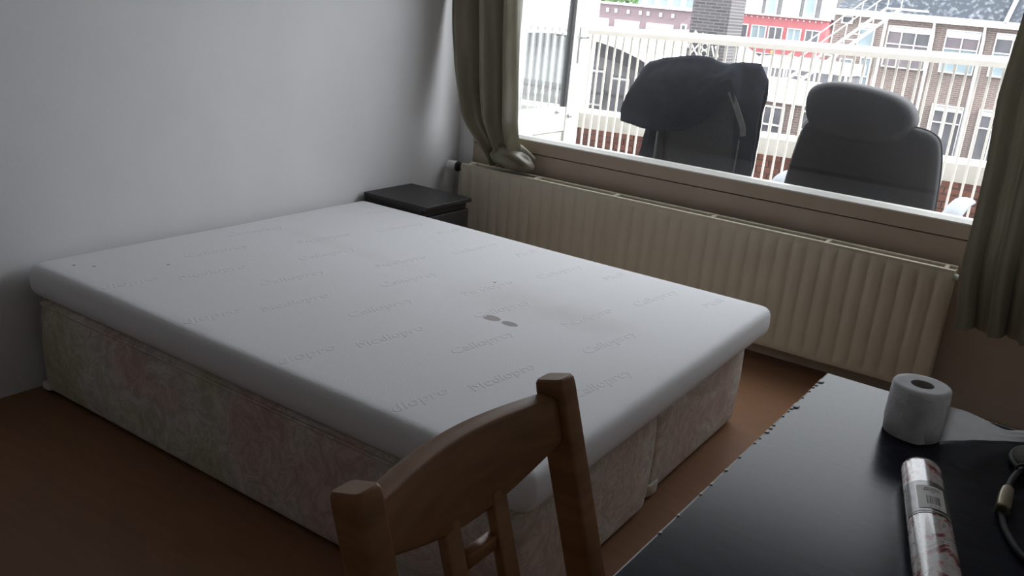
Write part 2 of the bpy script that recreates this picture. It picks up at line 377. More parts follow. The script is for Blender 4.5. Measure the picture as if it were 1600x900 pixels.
# open balcony door of the next room, seen through the window
dr = tag(empty('door_1', (.20, 2.54, -.02)), 'white glazed door standing open onto the terrace', 'door', kind='structure')
X0, X1 = .18, .225
MB().box(X0, X1, 3.075, 3.225, -.02, 2.1).build('stile', 'white_paint', dr)
MB().box(X0, X1, 2.525, 2.575, -.02, 2.1).build('stile', 'white_paint', dr)
MB().box(X0, X1, 2.575, 3.075, 2.0, 2.1).build('top_rail', 'white_paint', dr)
MB().box(X0+.004, X1-.004, 2.575, 3.075, .715, .853).build('middle_rail', 'white_paint', dr)
MB().box(X0+.012, X1-.012, 2.575, 3.075, .10, .708).build('lower_panel', 'white_paint', dr)
MB().box(X0, X1, 2.575, 3.075, -.02, .10).build('bottom_rail', 'white_paint', dr)
MB().box(X0+.02, X1-.02, 2.58, 3.07, .853, 2.0).build('pane', 'door_glass', dr)
MB().box(X0+.006, X1-.006, 3.057, 3.076, .853, 2.0).build('gasket', 'grey_dark', dr)
h = MB().rbox(X1, X1+.008, 3.135, 3.165, 1.10, 1.30, .004, .002).build('handle_plate', 'white_plastic', dr)
MB().tube([(X1+.004, 3.15, 1.25), (X1+.05, 3.15, 1.25), (X1+.055, 3.04, 1.25)], .009).build('lever', 'chrome', h)
MB().rbox(X1, X1+.012, 3.09, 3.13, .79, .81, .004, .002).build('catch', 'chrome', dr)
MB().rbox(X1, X1+.010, 2.96, 2.985, .822, .836, .004, .002).build('catch', 'chrome', dr)

# ------------------------------------------------------------------ office chairs on the terrace
def star_base(root, cx, cy, zf, name_m='black_plastic'):
    MB().lathe([(.03, zf+.09), (.03, zf+.24), (.022, zf+.24), (.022, zf+.40)], (cx, cy), 16).build('gas_column', 'chrome', root)
    for i in range(5):
        t = 2*PI*i/5+.3; d = Vector((math.cos(t), math.sin(t), 0)); p = Vector((cx, cy, zf))
        leg = MB().tube([p+Vector((0, 0, .11)), p+d*.15+Vector((0, 0, .10)), p+d*.30+Vector((0, 0, .075))], [.028, .024, .018], 8).build('base_leg', name_m, root)
        q = p+d*.30; sd = Vector((-d.y, d.x, 0))
        MB().tube([q+sd*-.022+Vector((0, 0, .03)), q+sd*.022+Vector((0, 0, .03))], .03, 14).build('caster', 'black_plastic', leg)
def outline_loft(mb, poly, rings):
    cx = sum(p[0] for p in poly)/len(poly); cz = sum(p[1] for p in poly)/len(poly)
    rr = []
    for sx, y in rings: rr.append([(cx+(x-cx)*sx, y, cz+(z-cz)*sx) for x, z in poly])
    return mb.loft(rr)
def smooth_poly(pts, n=5):
    P = [(p[0], 0, p[1]) for p in pts]; P = [P[-1]]+P+[P[0], P[1]]
    out = spline(P, n); m = n
    return [(p.x, p.z) for p in out[m:-(m+1)]]

# mesh-back chair
mc = tag(empty('office_chair', (1.23, 2.95, -.03)), 'mesh-back office chair with a dark jacket over it, on the terrace', 'chair')
fr = rrect(1.0, 1.475, .62, 1.225, .07, 5); inn = rrect(1.045, 1.43, .665, 1.18, .045, 5)
f = MB()
f.loft([[(x, 2.655, z) for x, z in inn], [(x, 2.64, z) for x, z in [( (a[0]+b[0])/2, (a[1]+b[1])/2) for a, b in zip(fr, inn)]], [(x, 2.655, z) for x, z in fr], [(x, 2.685, z) for x, z in fr], [(x, 2.685, z) for x, z in inn], [(x, 2.655, z) for x, z in inn]], False, False)
bf = f.build('backrest_frame', 'black_plastic', mc)
g = [[(lerp(1.035, 1.44, i/12), 2.672+.018*(1-(2*i/12-1)**2), lerp(.655, 1.19, j/14)) for i in range(13)] for j in range(15)]
MB().loft([[(x, y, z) for x, y, z in g[0]]+[(x, y+.006, z) for x, y, z in reversed(g[0])]]+[[(x, y, z) for x, y, z in r]+[(x, y+.006, z) for x, y, z in reversed(r)] for r in g[1:]], True, True).build('mesh_panel', 'mesh', mc)
MB().tube(spline([(1.237, 2.70, .72), (1.237, 2.73, .55), (1.237, 2.76, .42), (1.237, 2.92, .37)]), .025, 10).build('back_bar', 'black_plastic', mc)
sm = MB().rbox(.99, 1.485, 2.74, 3.22, .38, .46, .09, .03, 6).build('seat', 'leather', mc)
for sx in (-1, 1):
    x = 1.237+sx*.285
    ar = MB().tube([(x-sx*.05, 2.93, .38), (x, 2.93, .42), (x, 2.95, .60)], .016, 8).build('armrest', 'black_plastic', mc)
    MB().rbox(x-.04, x+.04, 2.80, 3.08, .60, .63, .035, .01, 5).build('arm_pad', 'black_plastic', ar)
star_base(mc, 1.237, 2.98, -.03)

# jacket draped over it
HEM = [(0, .89), (.12, .872), (.19, .868), (.30, .875), (.42, .895), (.52, .925), (.62, .985), (.70, 1.06), (.76, 1.08), (.80, .95), (.84, .72), (1, .66)]
TOP = [(0, 1.15), (.05, 1.188), (.12, 1.205), (.25, 1.225), (.40, 1.245), (.55, 1.240), (.68, 1.218), (.80, 1.236), (.93, 1.236), (1, 1.17)]
NU, NV = 56, 40
def jacket_pt(u, v):
    zt = interp(TOP, u); zh = interp(HEM, u)
    w_ = lerp(.90, 1.515, u)
    if v < .55:
        t = v/.55; z = lerp(zh, zt, t)
        y = 2.615-.03*math.sin(PI*min(1, t*1.1))+.03*t**6
        x = w_
        if u < .22:
            dx = (.22-u)/.22
            x -= dx*.085*sstep(1.22, .88, z)
        if u > .8: x += .012*sstep(1.2, .9, z)
    else:
        t = (v-.55)/.45; z = lerp(zt, .60+.03*math.sin(9*u), t)
        y = 2.645+.09*sstep(0, .2, t)+.02*math.sin(PI*t)
        x = w_-(.03*sstep(.8, 1, u)*sstep(0, .3, t) if u > .8 else 0)
        if u < .2: x += .012*math.sin(5*t)*(1-u/.2)-.01
    wr = .012*nz(u*7, v*6, 1.3)+.006*nz(u*17, v*15, 4)
    return Vector((x+.004*nz(u*3, v*20, 8), y+wr*(1 if v > .55 else 1), z+(.007*nz(u*9, v*3, 2) if .4 < v < .7 else .004*nz(u*13, v*5, 6))))
g = [[jacket_pt(i/NU, j/NV) for i in range(NU+1)] for j in range(NV+1)]
jk = MB().sheet(g).build('jacket', 'jacket', None, (1.237, 2.66, .6))
md = jk.modifiers.new('thickness', 'SOLIDIFY'); md.thickness = .008; md.offset = 0
tag(jk, 'dark navy jacket draped over the back of the mesh office chair', 'jacket')
p = spline([(1.375, 2.575, 1.105), (1.405, 2.572, 1.06), (1.44, 2.568, 1.00), (1.462, 2.57, .955), (1.466, 2.578, .915)], 5)
MB().loft([[q+Vector((-.013, 0, -.004)), q+Vector((.013, 0, .004)), q+Vector((.013, .006, .004)), q+Vector((-.013, .006, -.004))] for q in p], smooth=False).build('strap', 'strap', jk)
MB().tube(spline([(1.45, 2.585, .93), (1.452, 2.582, .85), (1.45, 2.585, .76), (1.447, 2.588, .68)], 5), .0035, 6).build('drawstring', 'strap', jk)

# leather armchair
ec = tag(empty('office_chair', (2.0, 2.95, -.03)), 'high-backed black leather swivel chair with a padded headrest on the terrace', 'chair')
body = smooth_poly([(1.70, .42), (1.672, .60), (1.682, .78), (1.705, .95), (1.73, 1.022), (1.80, 1.048), (2.0, 1.062), (2.18, 1.058), (2.265, 1.035), (2.30, .97), (2.322, .80), (2.325, .60), (2.29, .42), (2.0, .38)])
m_ = outline_loft(MB(), body, [(.55, 2.625), (.86, 2.612), (.97, 2.622), (1.0, 2.648), (1.0, 2.70), (.96, 2.735), (.80, 2.75), (.5, 2.76)])
bk = m_.build('backrest', 'leather', ec)
side = [(x, 2.66, z) for x, z in body]
MB().tube([Vector(p) for p in side]+[Vector(side[0])], .006, 6, False).build('piping', 'black_plastic', bk)
head = smooth_poly([(1.742, 1.02), (1.715, 1.10), (1.728, 1.168), (1.80, 1.202), (1.92, 1.205), (2.06, 1.185), (2.14, 1.15), (2.178, 1.095), (2.165, 1.03), (2.10, .98), (1.96, .965), (1.82, .975)])
outline_loft(MB(), head, [(.5, 2.572), (.82, 2.574), (.95, 2.588), (1.0, 2.615), (1.0, 2.70), (.95, 2.745), (.8, 2.765), (.5, 2.77)]).build('headrest', 'leather', ec)
MB().rbox(1.72, 2.28, 2.76, 3.28, .36, .48, .10, .04, 6).build('seat', 'leather', ec)
MB().box(1.9, 2.1, 2.69, 2.86, .33, .37).build('back_plate', 'black_plastic', ec)
for sx in (-1, 1):
    x = 2.0+sx*.385
    ar = MB().tube(spline([(x-sx*.12, 3.0, .36), (x, 3.0, .40), (x, 2.96, .55), (x, 2.92, .70)]), .018, 8).build('armrest', 'grey_plastic', ec)
    pth = spline([(x-sx*.03, 2.66, .655), (x-sx*.005, 2.76, .70), (x, 2.88, .722), (x, 3.05, .722), (x-sx*.005, 3.20, .705)], 5)
    MB().tube(pth, [.03]+[.042]*(len(pth)-2)+[.028], 12, True, .45).build('arm_pad', 'grey_plastic', ar)
star_base(ec, 2.0, 3.0, -.03)

# ------------------------------------------------------------------ radiator
rd = tag(empty('radiator', (1.31, 2.27, .0)), 'long cream panel radiator with ridged front under the window', 'radiator')
rx0, rx1, rz0, rz1, ry = .128, 2.505, .082, .588, 2.222
npz = 38; pit = (rx1-rx0)/npz
prof = []
for i in range(npz):
    x = rx0+i*pit
    prof += [(x, 1.), (x+pit*.12, 0.), (x+pit*.5, -.12), (x+pit*.88, 0.)]
prof.append((rx1, 1.))
zs_ = [0, .012, .03, .045, .25, .455, .47, .488, .506]
rows = []
for z in zs_:
    k = sstep(.010, .045, z)*sstep(.498, .462, z)
    rows.append([(x, ry+.0075*d*k+(.004 if z in (0, .506) else 0), rz0+z) for x, d in prof])
fp = MB().sheet(rows)
fp.box(rx0, rx1, ry+.0085, ry+.014, rz0, rz1)
fp.build('front_panel', 'rad', rd)
MB().box(rx0, rx1, 2.302, 2.316, rz0, rz1-.004).build('back_panel', 'rad', rd)
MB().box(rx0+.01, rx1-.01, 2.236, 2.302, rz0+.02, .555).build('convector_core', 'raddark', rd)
MB().rbox(rx0, rx1, ry+.002, ry+.020, rz1-.010, rz1+.004, .003, .003, 2).build('top_rail', 'rad', rd)
MB().rbox(rx0, rx1, 2.262, 2.272, rz1-.012, rz1-.002, .003, .003, 2).build('top_rail', 'rad', rd)
MB().rbox(rx0, rx1, 2.298, 2.318, rz1-.010, rz1+.004, .003, .003, 2).build('top_rail', 'rad', rd)
for x in (.17, .575, 1.02, 1.508, 2.012, 2.47):
    MB().rbox(x-.008, x+.008, ry+.015, 2.305, rz1-.006, rz1+.006, .003, .002, 2).build('cross_bracket', 'rad', rd)
for x in (rx0, rx1-.004):
    MB().box(x, x+.004, ry+.012, 2.305, rz0, rz1-.004).build('end_cap', 'rad', rd)
v = MB().tube([(.128, 2.25, .565), (.10, 2.25, .565)], .018, 14).build('valve', 'black_plastic', rd)
MB().tube([(.100, 2.25, .565), (.098, 2.25, .565), (.084, 2.25, .565)], [.02, .026, .026], 14).build('collar', 'black_plastic', v)
MB().tube([(.084, 2.25, .565), (.075, 2.25, .565), (.03, 2.25, .565), (.024, 2.25, .565)], [.024, .027, .026, .02], 16).build('thermostat_head', 'white_plastic', v)
MB().tube([(.112, 2.25, .565), (.112, 2.25, .02)], .008, 8).build('supply_pipe', 'rad', rd)
MB().tube([(2.505, 2.25, .562), (2.517, 2.25, .562), (2.519, 2.25, .562)], [.012, .012, .009], 12).build('bleed_plug', 'white_plastic', rd)
for x in (.45, 2.1): MB().box(x-.015, x+.015, 2.316, 2.362, .12, .55).build('wall_hook', 'rad', rd)
st('baseboard_window', MB().box(0, RX, 2.345, 2.362, 0, .07), 'beige', 'low beige skirting under the radiator', 'baseboard')

# ------------------------------------------------------------------ curtains
def curtain_sheet(z_list, left, right, ymid, nfold, amp, seed, nc=110, ysh=lambda z: 0, gather=lambda s, z: s):
    g = []
    for z in z_list:
        xl, xr = interp(left, z), interp(right, z); row = []
        for i in range(nc+1):
            s = i/nc; a = 2*PI*(nfold*s+.35*math.sin(3.1*s+seed)+.10*nz(s*2, z*1.2, seed))
            sc = amp*(1+.35*nz(s*4, z*.9, seed+3))
            x = lerp(xl, xr, gather(s, z))+.010*math.sin(a*2+1)
            y = ymid+ysh(z)+sc*(math.sin(a)+.30*math.sin(2*a+1.3*math.sin(z*1.1+seed))+.16*math.sin(5*a+seed+z))+.007*nz(s*15, z*5, seed+7)
            row.append((x, y, z))
        g.append(row)
    return g
MB().box(.02, 3.3, 2.14, 2.17, 2.46, 2.49)
cr = MB().tube([(.01, 2.16, 2.60), (3.35, 2.16, 2.60)], .012, 10)
cr_o = cr.build('curtain_rail', 'white_paint', None, (1.6, 2.16, 2.60))
tag(cr_o, 'slim white rail high above the window that carries both curtains', 'curtain rail')
for x in (.3, 1.7, 3.2): MB().box(x-.01, x+.01, 2.16, 2.36, 2.605, 2.615).build('bracket', 'white_paint', cr_o)
zl = [2.57-i*.03 for i in range(66)]
zl = [z for z in zl if z > .66]+[.65, .635, .622, .610]
LE = [(.61, .30), (.65, .265), (.711, .212), (.78, .175), (.844, .142), (.95, .105), (1.09, .074), (1.24, .050), (1.39, .037), (1.8, .03), (2.57, .03)]
RI = [(.61, .40), (.66, .43), (.72, .455), (.83, .470), (1.13, .452), (1.42, .430), (2.57, .41)]
cl = curtain_sheet(zl, LE, RI, 2.165, 3.4, .042, 2.0, 120, lambda z: .105*sstep(.86, .63, z), lambda s, z: s)
lc = tag(empty('curtain', (.25, 2.16, 2.57)), 'olive satin curtain gathered beside the white wall and tucked onto the radiator', 'curtain', 'window curtains')
co = MB().sheet(cl).build('cloth', 'curtain', lc)
def blob(path, rads, n=22, seed=0., amp=.25, sq=1.):
    P = spline(path, 7); m = len(P); R = [interp([(i/(len(rads)-1), r) for i, r in enumerate(rads)], k/(m-1)) for k in range(m)]
    mb = MB(); rings = []
    for i, p in enumerate(P):
        t = (P[min(i+1, m-1)]-P[max(i-1, 0)]).normalized(); a = t.cross(Vector((0, 0, 1))).normalized(); b = a.cross(t)
        ring = []
        for j in range(n):
            q = 2*PI*j/n; r = R[i]*(1+amp*nz(math.cos(q)*1.6+i*.06, math.sin(q)*1.6, seed)+amp*.6*math.sin(4*q+i*.25+seed))
            ring.append(p+a*math.cos(q)*r+b*math.sin(q)*r*sq)
        rings.append(ring)
    return mb.loft(rings)
blob([(.30, 2.255, .665), (.36, 2.25, .672), (.43, 2.255, .668), (.49, 2.268, .648), (.535, 2.285, .632)], [.02, .060, .066, .060, .042, .010], 26, 1.7, .26, .85).build('tucked_hem', 'curtain', lc)
blob([(.37, 2.27, .70), (.42, 2.275, .716), (.475, 2.285, .702), (.53, 2.295, .672)], [.01, .024, .024, .018, .008], 18, 5.1, .25, .8).build('tucked_fold', 'curtain', lc)
zl2 = [2.57-i*.035 for i in range(64)]; zl2 = [z for z in zl2 if z > .41]
def hemz(s): return .40-.012*math.sin(7*s)
LE2 = [(.38, 2.576), (.42, 2.570), (.55, 2.552), (.67, 2.542), (.777, 2.545), (1.03, 2.539), (1.25, 2.523), (1.49, 2.533), (2.57, 2.56)]
RI2 = [(.38, 3.16), (2.57, 3.12)]
cr2 = curtain_sheet(zl2+[.40], LE2, RI2, 2.155, 4.6, .045, 5.5, 150)
rc = tag(empty('curtain', (2.9, 2.16, 2.57)), 'olive satin curtain hanging straight past the radiator end beside the desk', 'curtain', 'window curtains')
MB().sheet(cr2).build('cloth', 'curtain', rc)
for root, xs_ in ((lc, (.05, .15, .25, .35, .40)), (rc, (2.6, 2.75, 2.9, 3.05, 3.2))):
    for x in xs_: MB().tube([(x+.001*math.cos(t), 2.16+.024*math.cos(t), 2.602+.024*math.sin(t)) for t in [2*PI*i/12 for i in range(13)]], .003, 6, False).build('ring', 'chrome', root)

# ------------------------------------------------------------------ nightstand
ns = tag(empty('nightstand', (.21, 1.78, 0)), 'black-brown two-drawer nightstand in the corner by the radiator', 'nightstand')
nx0, nx1, ny0, ny1 = .02, .403, 1.616, 1.962
MB().rbox(nx0, nx1, ny0, ny1, .477, .497, .004, .002, 2).build('top', 'blackwood', ns)
MB().box(nx0+.005, nx1-.030, ny0+.004, ny0+.022, 0, .477).build('side_panel', 'blackwood', ns)
MB().box(nx0+.005, nx1-.030, ny1-.022, ny1-.004, 0, .477).build('side_panel', 'blackwood', ns)
MB().box(nx0+.005, nx0+.012, ny0+.022, ny1-.022, .02, .477).build('back_panel', 'blackwood', ns)
MB().box(nx1-.040, nx1-.026, ny0+.022, ny1-.022, .445, .477).build('top_rail', 'blackwood', ns)
for z0, z1 in ((.055, .245), (.252, .442)):
    MB().rbox(nx1-.030, nx1-.012, ny0+.004, ny1-.004, z0, z1, .003, .002, 2).build('drawer', 'blackwood', ns)
MB().box(nx0+.012, nx1-.045, ny0+.022, ny1-.022, .02, .05).build('plinth', 'blackwood', ns)

# ------------------------------------------------------------------ bed
ZB, ZS, ZT = .014, .350, .4665
def divan(name, x0, x1, y0, y1, label):
    root = tag(empty(name, ((x0+x1)/2, (y0+y1)/2, 0)), label, 'bed base', 'divan halves under the mattress')
    mb = MB(); rings = []
    for ins, z in ((.012, ZB), (.004, ZB+.006), (0, ZB+.02), (-.003, .10), (-.005, .19), (-.003, .28), (0, ZS-.026), (.005, ZS-.011), (.015, ZS-.003), (.04, ZS)):
        rings.append([(x, y, z) for x, y in rrect(x0+ins, x1-ins, y0+ins, y1-ins, .05-max(ins, 0), 8)])
    body = mb.loft(rings).build('body', 'damask', root)
    rp = rrect(x0+.001, x1-.001, y0+.001, y1-.001, .049, 8)
    MB().tube([(x, y, ZS-.020) for x, y in rp]+[(rp[0][0], rp[0][1], ZS-.020)], .0055, 6, False).build('piping', 'damask', body)
    for cx, cy in ((x0+.1, y0+.1), (x1-.1, y0+.1), (x0+.1, y1-.1), (x1-.1, y1-.1)):
        MB().lathe([(.02, 0), (.022, .004), (.022, ZB+.01)], (cx, cy), 12).build('glide', 'black_plastic', root)
    return root
dn = divan('divan_base', .035, 1.990, .022, .796, 'near half of the floral damask divan base, beside the wooden chair')
df = divan('divan_base', .035, 1.966,   .806, 1.582, 'far half of the floral damask divan base, beside the radiator')
MB().rbox(.032, .085, .018, .075, .012, .036, .02, .004, 4).build('corner_guard', 'white_plastic', dn)
MB().rbox(1.86, 1.972, .807, .93, .010, .052, .05, .004, 6).build('corner_guard', 'damask', df)

def mh(x, y):     # soft unevenness of the mattress top
    return .0035*nz(x*1.4, y*1.4, 3.1)
mb = MB(); rings = []
x0, x1, y0, y1 = .03, 2.032, .0, 1.604
R_ = .036
for ins, z in ((.08, ZS+.001), (.036, ZS+.003), (.016, ZS+.011), (.004, ZS+.026), (.0, ZS+.040), (-.001, ZS+.060), (.002, ZT-.026), (.006, ZT-.014), (.013, ZT-.006), (.022, ZT-.002), (.036, ZT-.0003), (.07, ZT)):
    pts = []
    P = []
    base = rrect(x0+ins, x1-ins, y0+ins, y1-ins, max(R_-ins*.5, .012), 8)
    for i in range(len(base)):            # resample long sides
        a, b = base[i], base[(i+1) % len(base)]
        d = math.hypot(a[0]-b[0], a[1]-b[1]); n_ = 24 if d > .5 else 1
        for k in range(n_): P.append((lerp(a[0], b[0], k/n_), lerp(a[1], b[1], k/n_)))
    for x, y in P:
        kz = sstep(ZS+.02, ZT, z)
        wob = .005*nz(x*1.3, y*1.3, 11)*sstep(ZS, ZS+.03, z)*(1-sstep(.03, .08, ins))
        nxv = Vector((x-1.03, y-.8, 0)); ox = wob if abs(x-x1) < .1 else 0; oy = -wob if abs(y-y0) < .1 else 0
        pts.append((x+ox, y+oy, z+kz*mh(x, y)))
    rings.append(pts)
cxm, cym = 1.03, .802
last = [(p[0], p[1]) for p in rings[-1]]
for s_ in (.92, .84, .75, .65, .55, .45, .35, .25, .15, .06):
    rings.append([(cxm+(x-cxm)*s_, cym+(y-cym)*s_, ZT+mh(cxm+(x-cxm)*s_, cym+(y-cym)*s_)) for x, y in last])
mt_o = mb.loft(rings).build('mattress', 'mattress', None, (.03, 0, ZS))
tag(mt_o, 'white double mattress with embossed lettering and two small brown stains', 'mattress')
# embossed words, in rows across the knit cover
def word_mesh(txt, width):
    cu = bpy.data.curves.new('txt', 'FONT'); cu.body = txt; cu.size = .052; cu.extrude = .0002; cu.bevel_depth = .0004; cu.bevel_resolution = 0
    cu.shear = .25; cu.resolution_u = 3
    o = bpy.data.objects.new('txt', cu); C.objects.link(o)
    bpy.context.view_layer.update()
    dg = bpy.context.evaluated_depsgraph_get()
    me = bpy.data.meshes.new_from_object(o.evaluated_get(dg)); bpy.data.objects.remove(o)
    xs_ = [v.co.x for v in me.vertices]; k = width/(max(xs_)-min(xs_)); x0_ = min(xs_)
    for v in me.vertices: v.co = Vector(((v.co.x-x0_)*k, v.co.y, v.co.z))
    me.materials.clear(); me.materials.append(MT['mattress_plain'])
    return me
MT['mattress_plain'] = mat('raised_white_knit', (.80, .80, .82), .9, .15, bump=.05, bscale=260)
WM, WC = word_mesh('Mediopro', .25), word_mesh('Calloprey', .265)
WE, WF = word_mesh('diopro', .185), word_mesh('Medi', .125)
cols = [(.035, .02, WE), (.265, .085, WM), (.425, .30, WC), (.712, .17, WC), (.855, .01, WM), (1.22, .08, WC), (1.40, .26, WF)]
ang = math.atan2(.99, .13)
for yy, ph, me in cols:
    for k in range(0, 6):
        x = ph+.4*k
        if x < .12 or x > 1.93: continue
        if yy < .1: 
            if x < .1: continue
        m2 = me.copy(); ca, sa = math.cos(ang), math.sin(ang)          # each word follows the soft surface it is knitted into
        for v in m2.vertices:
            X, Y = x+v.co.x*ca-v.co.y*sa, yy+v.co.x*sa+v.co.y*ca
            v.co = Vector((X-.03, Y, ZT-ZS+mh(X, Y)+v.co.z*.8+.0001))
        o = bpy.data.objects.new('embossed_word', m2); C.objects.link(o); o.parent = mt_o

# ------------------------------------------------------------------ wooden chair in the foreground
ch = tag(empty('dining_chair', (2.38, -.605, 0)), 'honey-brown wooden dining chair with a curved top rail at the desk', 'chair')
def bx(z): return 2.285-.31*(z-.9) if z > .44 else 2.4276+(.44-z)*-.12   # leg line seen from the side
for y in (-.816, -.394):
    rings = []
    for z, s_ in ((0, .82), (.2, .9), (.44, 1), (.60, 1), (.75, 1), (.895, 1), (.906, .97), (.911, .86)):
        hx, hy = .0235*s_, .0205*s_
        rings.append([(x+bx(z), yy+y, z+(x*.31 if z > .5 else 0)) for x, yy in rrect(-hx, hx, -hy, hy, .006, 3)])
    MB().loft(rings).build('back_post', 'birch', ch)
# curved top rail
N_ = 24; rings = []
for i in range(N_+1):
    t = i/N_; y = lerp(-.800, -.410, t); b_ = math.sin(PI*t)
    zt_ = .889+.002*b_; zb_ = .828-.046*b_
    off = -.027*b_
    ring = []
    for (dx, z) in ((.015, zb_), (.017, zb_+.004), (.017, zt_-.004), (.016, zt_-.001), (.013, zt_), (-.013, zt_), (-.016, zt_-.001), (-.017, zt_-.004), (-.017, zb_+.004), (-.015, zb_)):
        ring.append((bx(z)+off+dx*(.85 if 0 < i < N_ else .85), y, z))
    rings.append(ring)
MB().loft(rings).build('top_rail', 'birch', ch)
MB().loft([[(bx(.745)-.02+x, y, .733+z) for x, z in rrect(-.009, .009, -.012, .012, .004, 3)] for y in (-.64, -.575)]).build('cross_rail', 'birch', ch)
for y in (-.660, -.555):
    rings = []
    for z in (.455, .60, .72, .80):
        rings.append([(bx(z)-.019+x, y+yy, z) for x, yy in rrect(-.009, .009, -.0165, .0165, .004, 3)])
    MB().loft(rings).build('back_slat', 'birch', ch)
MB().rbox(2.42, 2.83, -.835, -.375, .432, .456, .03, .006, 5).build('seat', 'birch', ch)
for y in (-.80, -.41):
    MB().loft([[(2.795+x*s_, y+yy*s_, z) for x, yy in rrect(-.019, .019, -.019, .019, .005, 3)] for z, s_ in ((0, .8), (.43, 1))]).build('front_leg', 'birch', ch)
    MB().box(2.44, 2.78, y-.009, y+.009, .375, .432).build('apron', 'birch', ch)
for x in (2.432, 2.787): MB().box(x-.009, x+.009, -.79, -.42, .375, .432).build('apron', 'birch', ch)

# ------------------------------------------------------------------ desk
DZ = .74
th = -.019
dk = tag(empty('desk', (2.502, .392, 0), (0, 0, th)), 'worn black laminate desk with chipped edges coloured pale as if catching the sky', 'desk')
MB().rbox(0, .80, -1.36, 0, DZ-.028, DZ, .003, .0015, 2).build('desktop', 'desk', dk, local=True)
for x in (.03, .77):
    for y in (-1.33, -.03):
        MB().lathe([(.02, 0), (.025, .01), (.025, DZ-.028)], (x, y), 14).build('leg', 'black_plastic', dk, local=True)
tt = dk.children[0]
MB().box(-.0012, .0006, -1.36, 0, DZ-.0275, DZ-.0006).build('edge_band', 'pale_edge', tt, local=True)
MB().box(0, .80, -.0006, .0012, DZ-.0275, DZ-.0006).build('edge_band', 'pale_edge', tt, local=True)
rnd = random.Random(3)
for y, s_ in ((-.060, .010), (-.085, .005), (-.102, .003), (-.128, .003), (-.17, .003), (-.222, .012), (-.238, .005), (-.255, .003), (-.285, .003), (-.335, .004), (-.352, .005), (-.372, .006), (-.405, .003), (-.43, .003), (-.50, .003), (-.56, .004), (-.62, .003), (-.66, .003), (-.74, .003), (-.80, .003)):
    pts = [(-.0015, y-s_), (s_*.9, y-s_*.5), (s_*1.05, y+s_*.1), (s_*.5, y+s_*.8), (-.0015, y+s_)]
    MB().loft([[(a, b, DZ-.002) for a, b in pts], [(a*.8+.0005, b, DZ+.0012+s_*.12) for a, b in pts]], smooth=False).build('edge_chip', 'pale_edge', tt, local=True)  # real chips, their white sky reflection put into the colour

# toilet roll
tr = tag(empty('toilet_roll', (2.703, .215, DZ)), 'white toilet roll standing on the black desk with loose end trailing', 'toilet roll')
n_ = 48; cx, cy = 2.703, .215
def ringz(r, z, sd): return [(cx+(r+.0006*nz(math.cos(q)*3, math.sin(q)*3, z*30+sd))*math.cos(q), cy+(r+.0006*nz(math.cos(q)*3, math.sin(q)*3, z*30+sd))*math.sin(q), z) for q in [2*PI*j/n_ for j in range(n_)]]
rings = [ringz(.0195, DZ+.0005, 0), ringz(.045, DZ+.0005, 0), ringz(.0495, DZ+.002, 1), ringz(.0515, DZ+.03, 1), ringz(.051, DZ+.065, 1), ringz(.0505, DZ+.094, 1), ringz(.0485, DZ+.0975, 1), ringz(.04, DZ+.098, 2), ringz(.0205, DZ+.0975, 2)]
MB().loft(rings, False, False).build('paper', 'tissue', tr)
MB().loft([ringz(.0195, DZ+.0005, 0), ringz(.0195, DZ+.097, 0), ringz(.0207, DZ+.0975, 0), ringz(.0207, DZ+.0005, 0)], False, False).build('core', 'card', tr)
# loose end: leaves the roll, twists and narrows to the right
up_ = spline([(2.690, .163, DZ+.0935), (2.722, .164, DZ+.090), (2.752, .203, DZ+.076), (2.785, .242, DZ+.060), (2.815, .273, DZ+.043), (2.845, .303, DZ+.025), (2.885, .350, DZ+.020), (2.94, .375, DZ+.016)], 6)
lo_ = spline([(2.690, .163, DZ+.004), (2.722, .164, DZ+.003), (2.756, .211, DZ+.003), (2.790, .250, DZ+.003), (2.815, .274, DZ+.003), (2.845, .300, DZ+.003), (2.88, .322, DZ+.004), (2.94, .340, DZ+.010)], 6)
g = [[lerp(a, b, k/12)+Vector((.003*nz(i*.25, k*.4, 1), .004*nz(i*.2, k*.5, 2)*min(1, i/8), .002*nz(i*.2, k*.5, 3)*(0 if k in (0, 12) else 1))) for k in range(13)] for i, (a, b) in enumerate(zip(up_, lo_))]
MB().sheet(g).build('loose_end', 'tissue_sheet', tr)

# gift wrap roll
A = Vector((2.752, .018, 0)); D = Vector((.245, -.97, 0)).normalized(); Lg = .70
gw = tag(empty('gift_wrap_roll', (A.x, A.y, DZ)), 'roll of white and red floral gift wrap in clear film on the desk', 'gift wrap')
sd = Vector((-D.y, D.x, 0))
def gring(s_, k=1., grow=0.):
    rr = []
    for j in range(32):
        q = 2*PI*j/32; ca, sa = math.cos(q), math.sin(q)
        a = (.0305+grow)*k*math.copysign(abs(ca)**.9, ca); b = (.0245+grow)*k*sa
        rr.append(A+D*s_+sd*a+Vector((0, 0, DZ+.0252+b)))
    return rr
MB().loft([gring(.0, .72), gring(.0015, .93), gring(.006, .985), gring(.014), gring(.2), gring(.4), gring(.6), gring(Lg-.006), gring(Lg, .9)]).build('paper', 'wrap', gw)
def band(s0, s1, q0, q1, grow, name, m, parent=gw):
    nq = 14; rows = []
    for s_ in (s0, (s0+s1)/2, s1):
        row = []
        for k in range(nq+1):
            q = lerp(q0, q1, k/nq); ca, sa = math.cos(q), math.sin(q)
            row.append(A+D*s_+sd*((.0305+grow)*math.copysign(abs(ca)**.9, ca))+Vector((0, 0, DZ+.0252+(.0245+grow)*sa)))
        rows.append(row)
    return MB().sheet(rows).build(name, m, parent)
wl = band(.088, .188, .62, 2.95, .0006, 'sleeve', 'wrap_dark')
lb = band(.105, .175, .95, 2.15, .0012, 'label', 'print_label', wl)
rb = random.Random(5)
s_ = .140
mb = MB()
q = 1.25
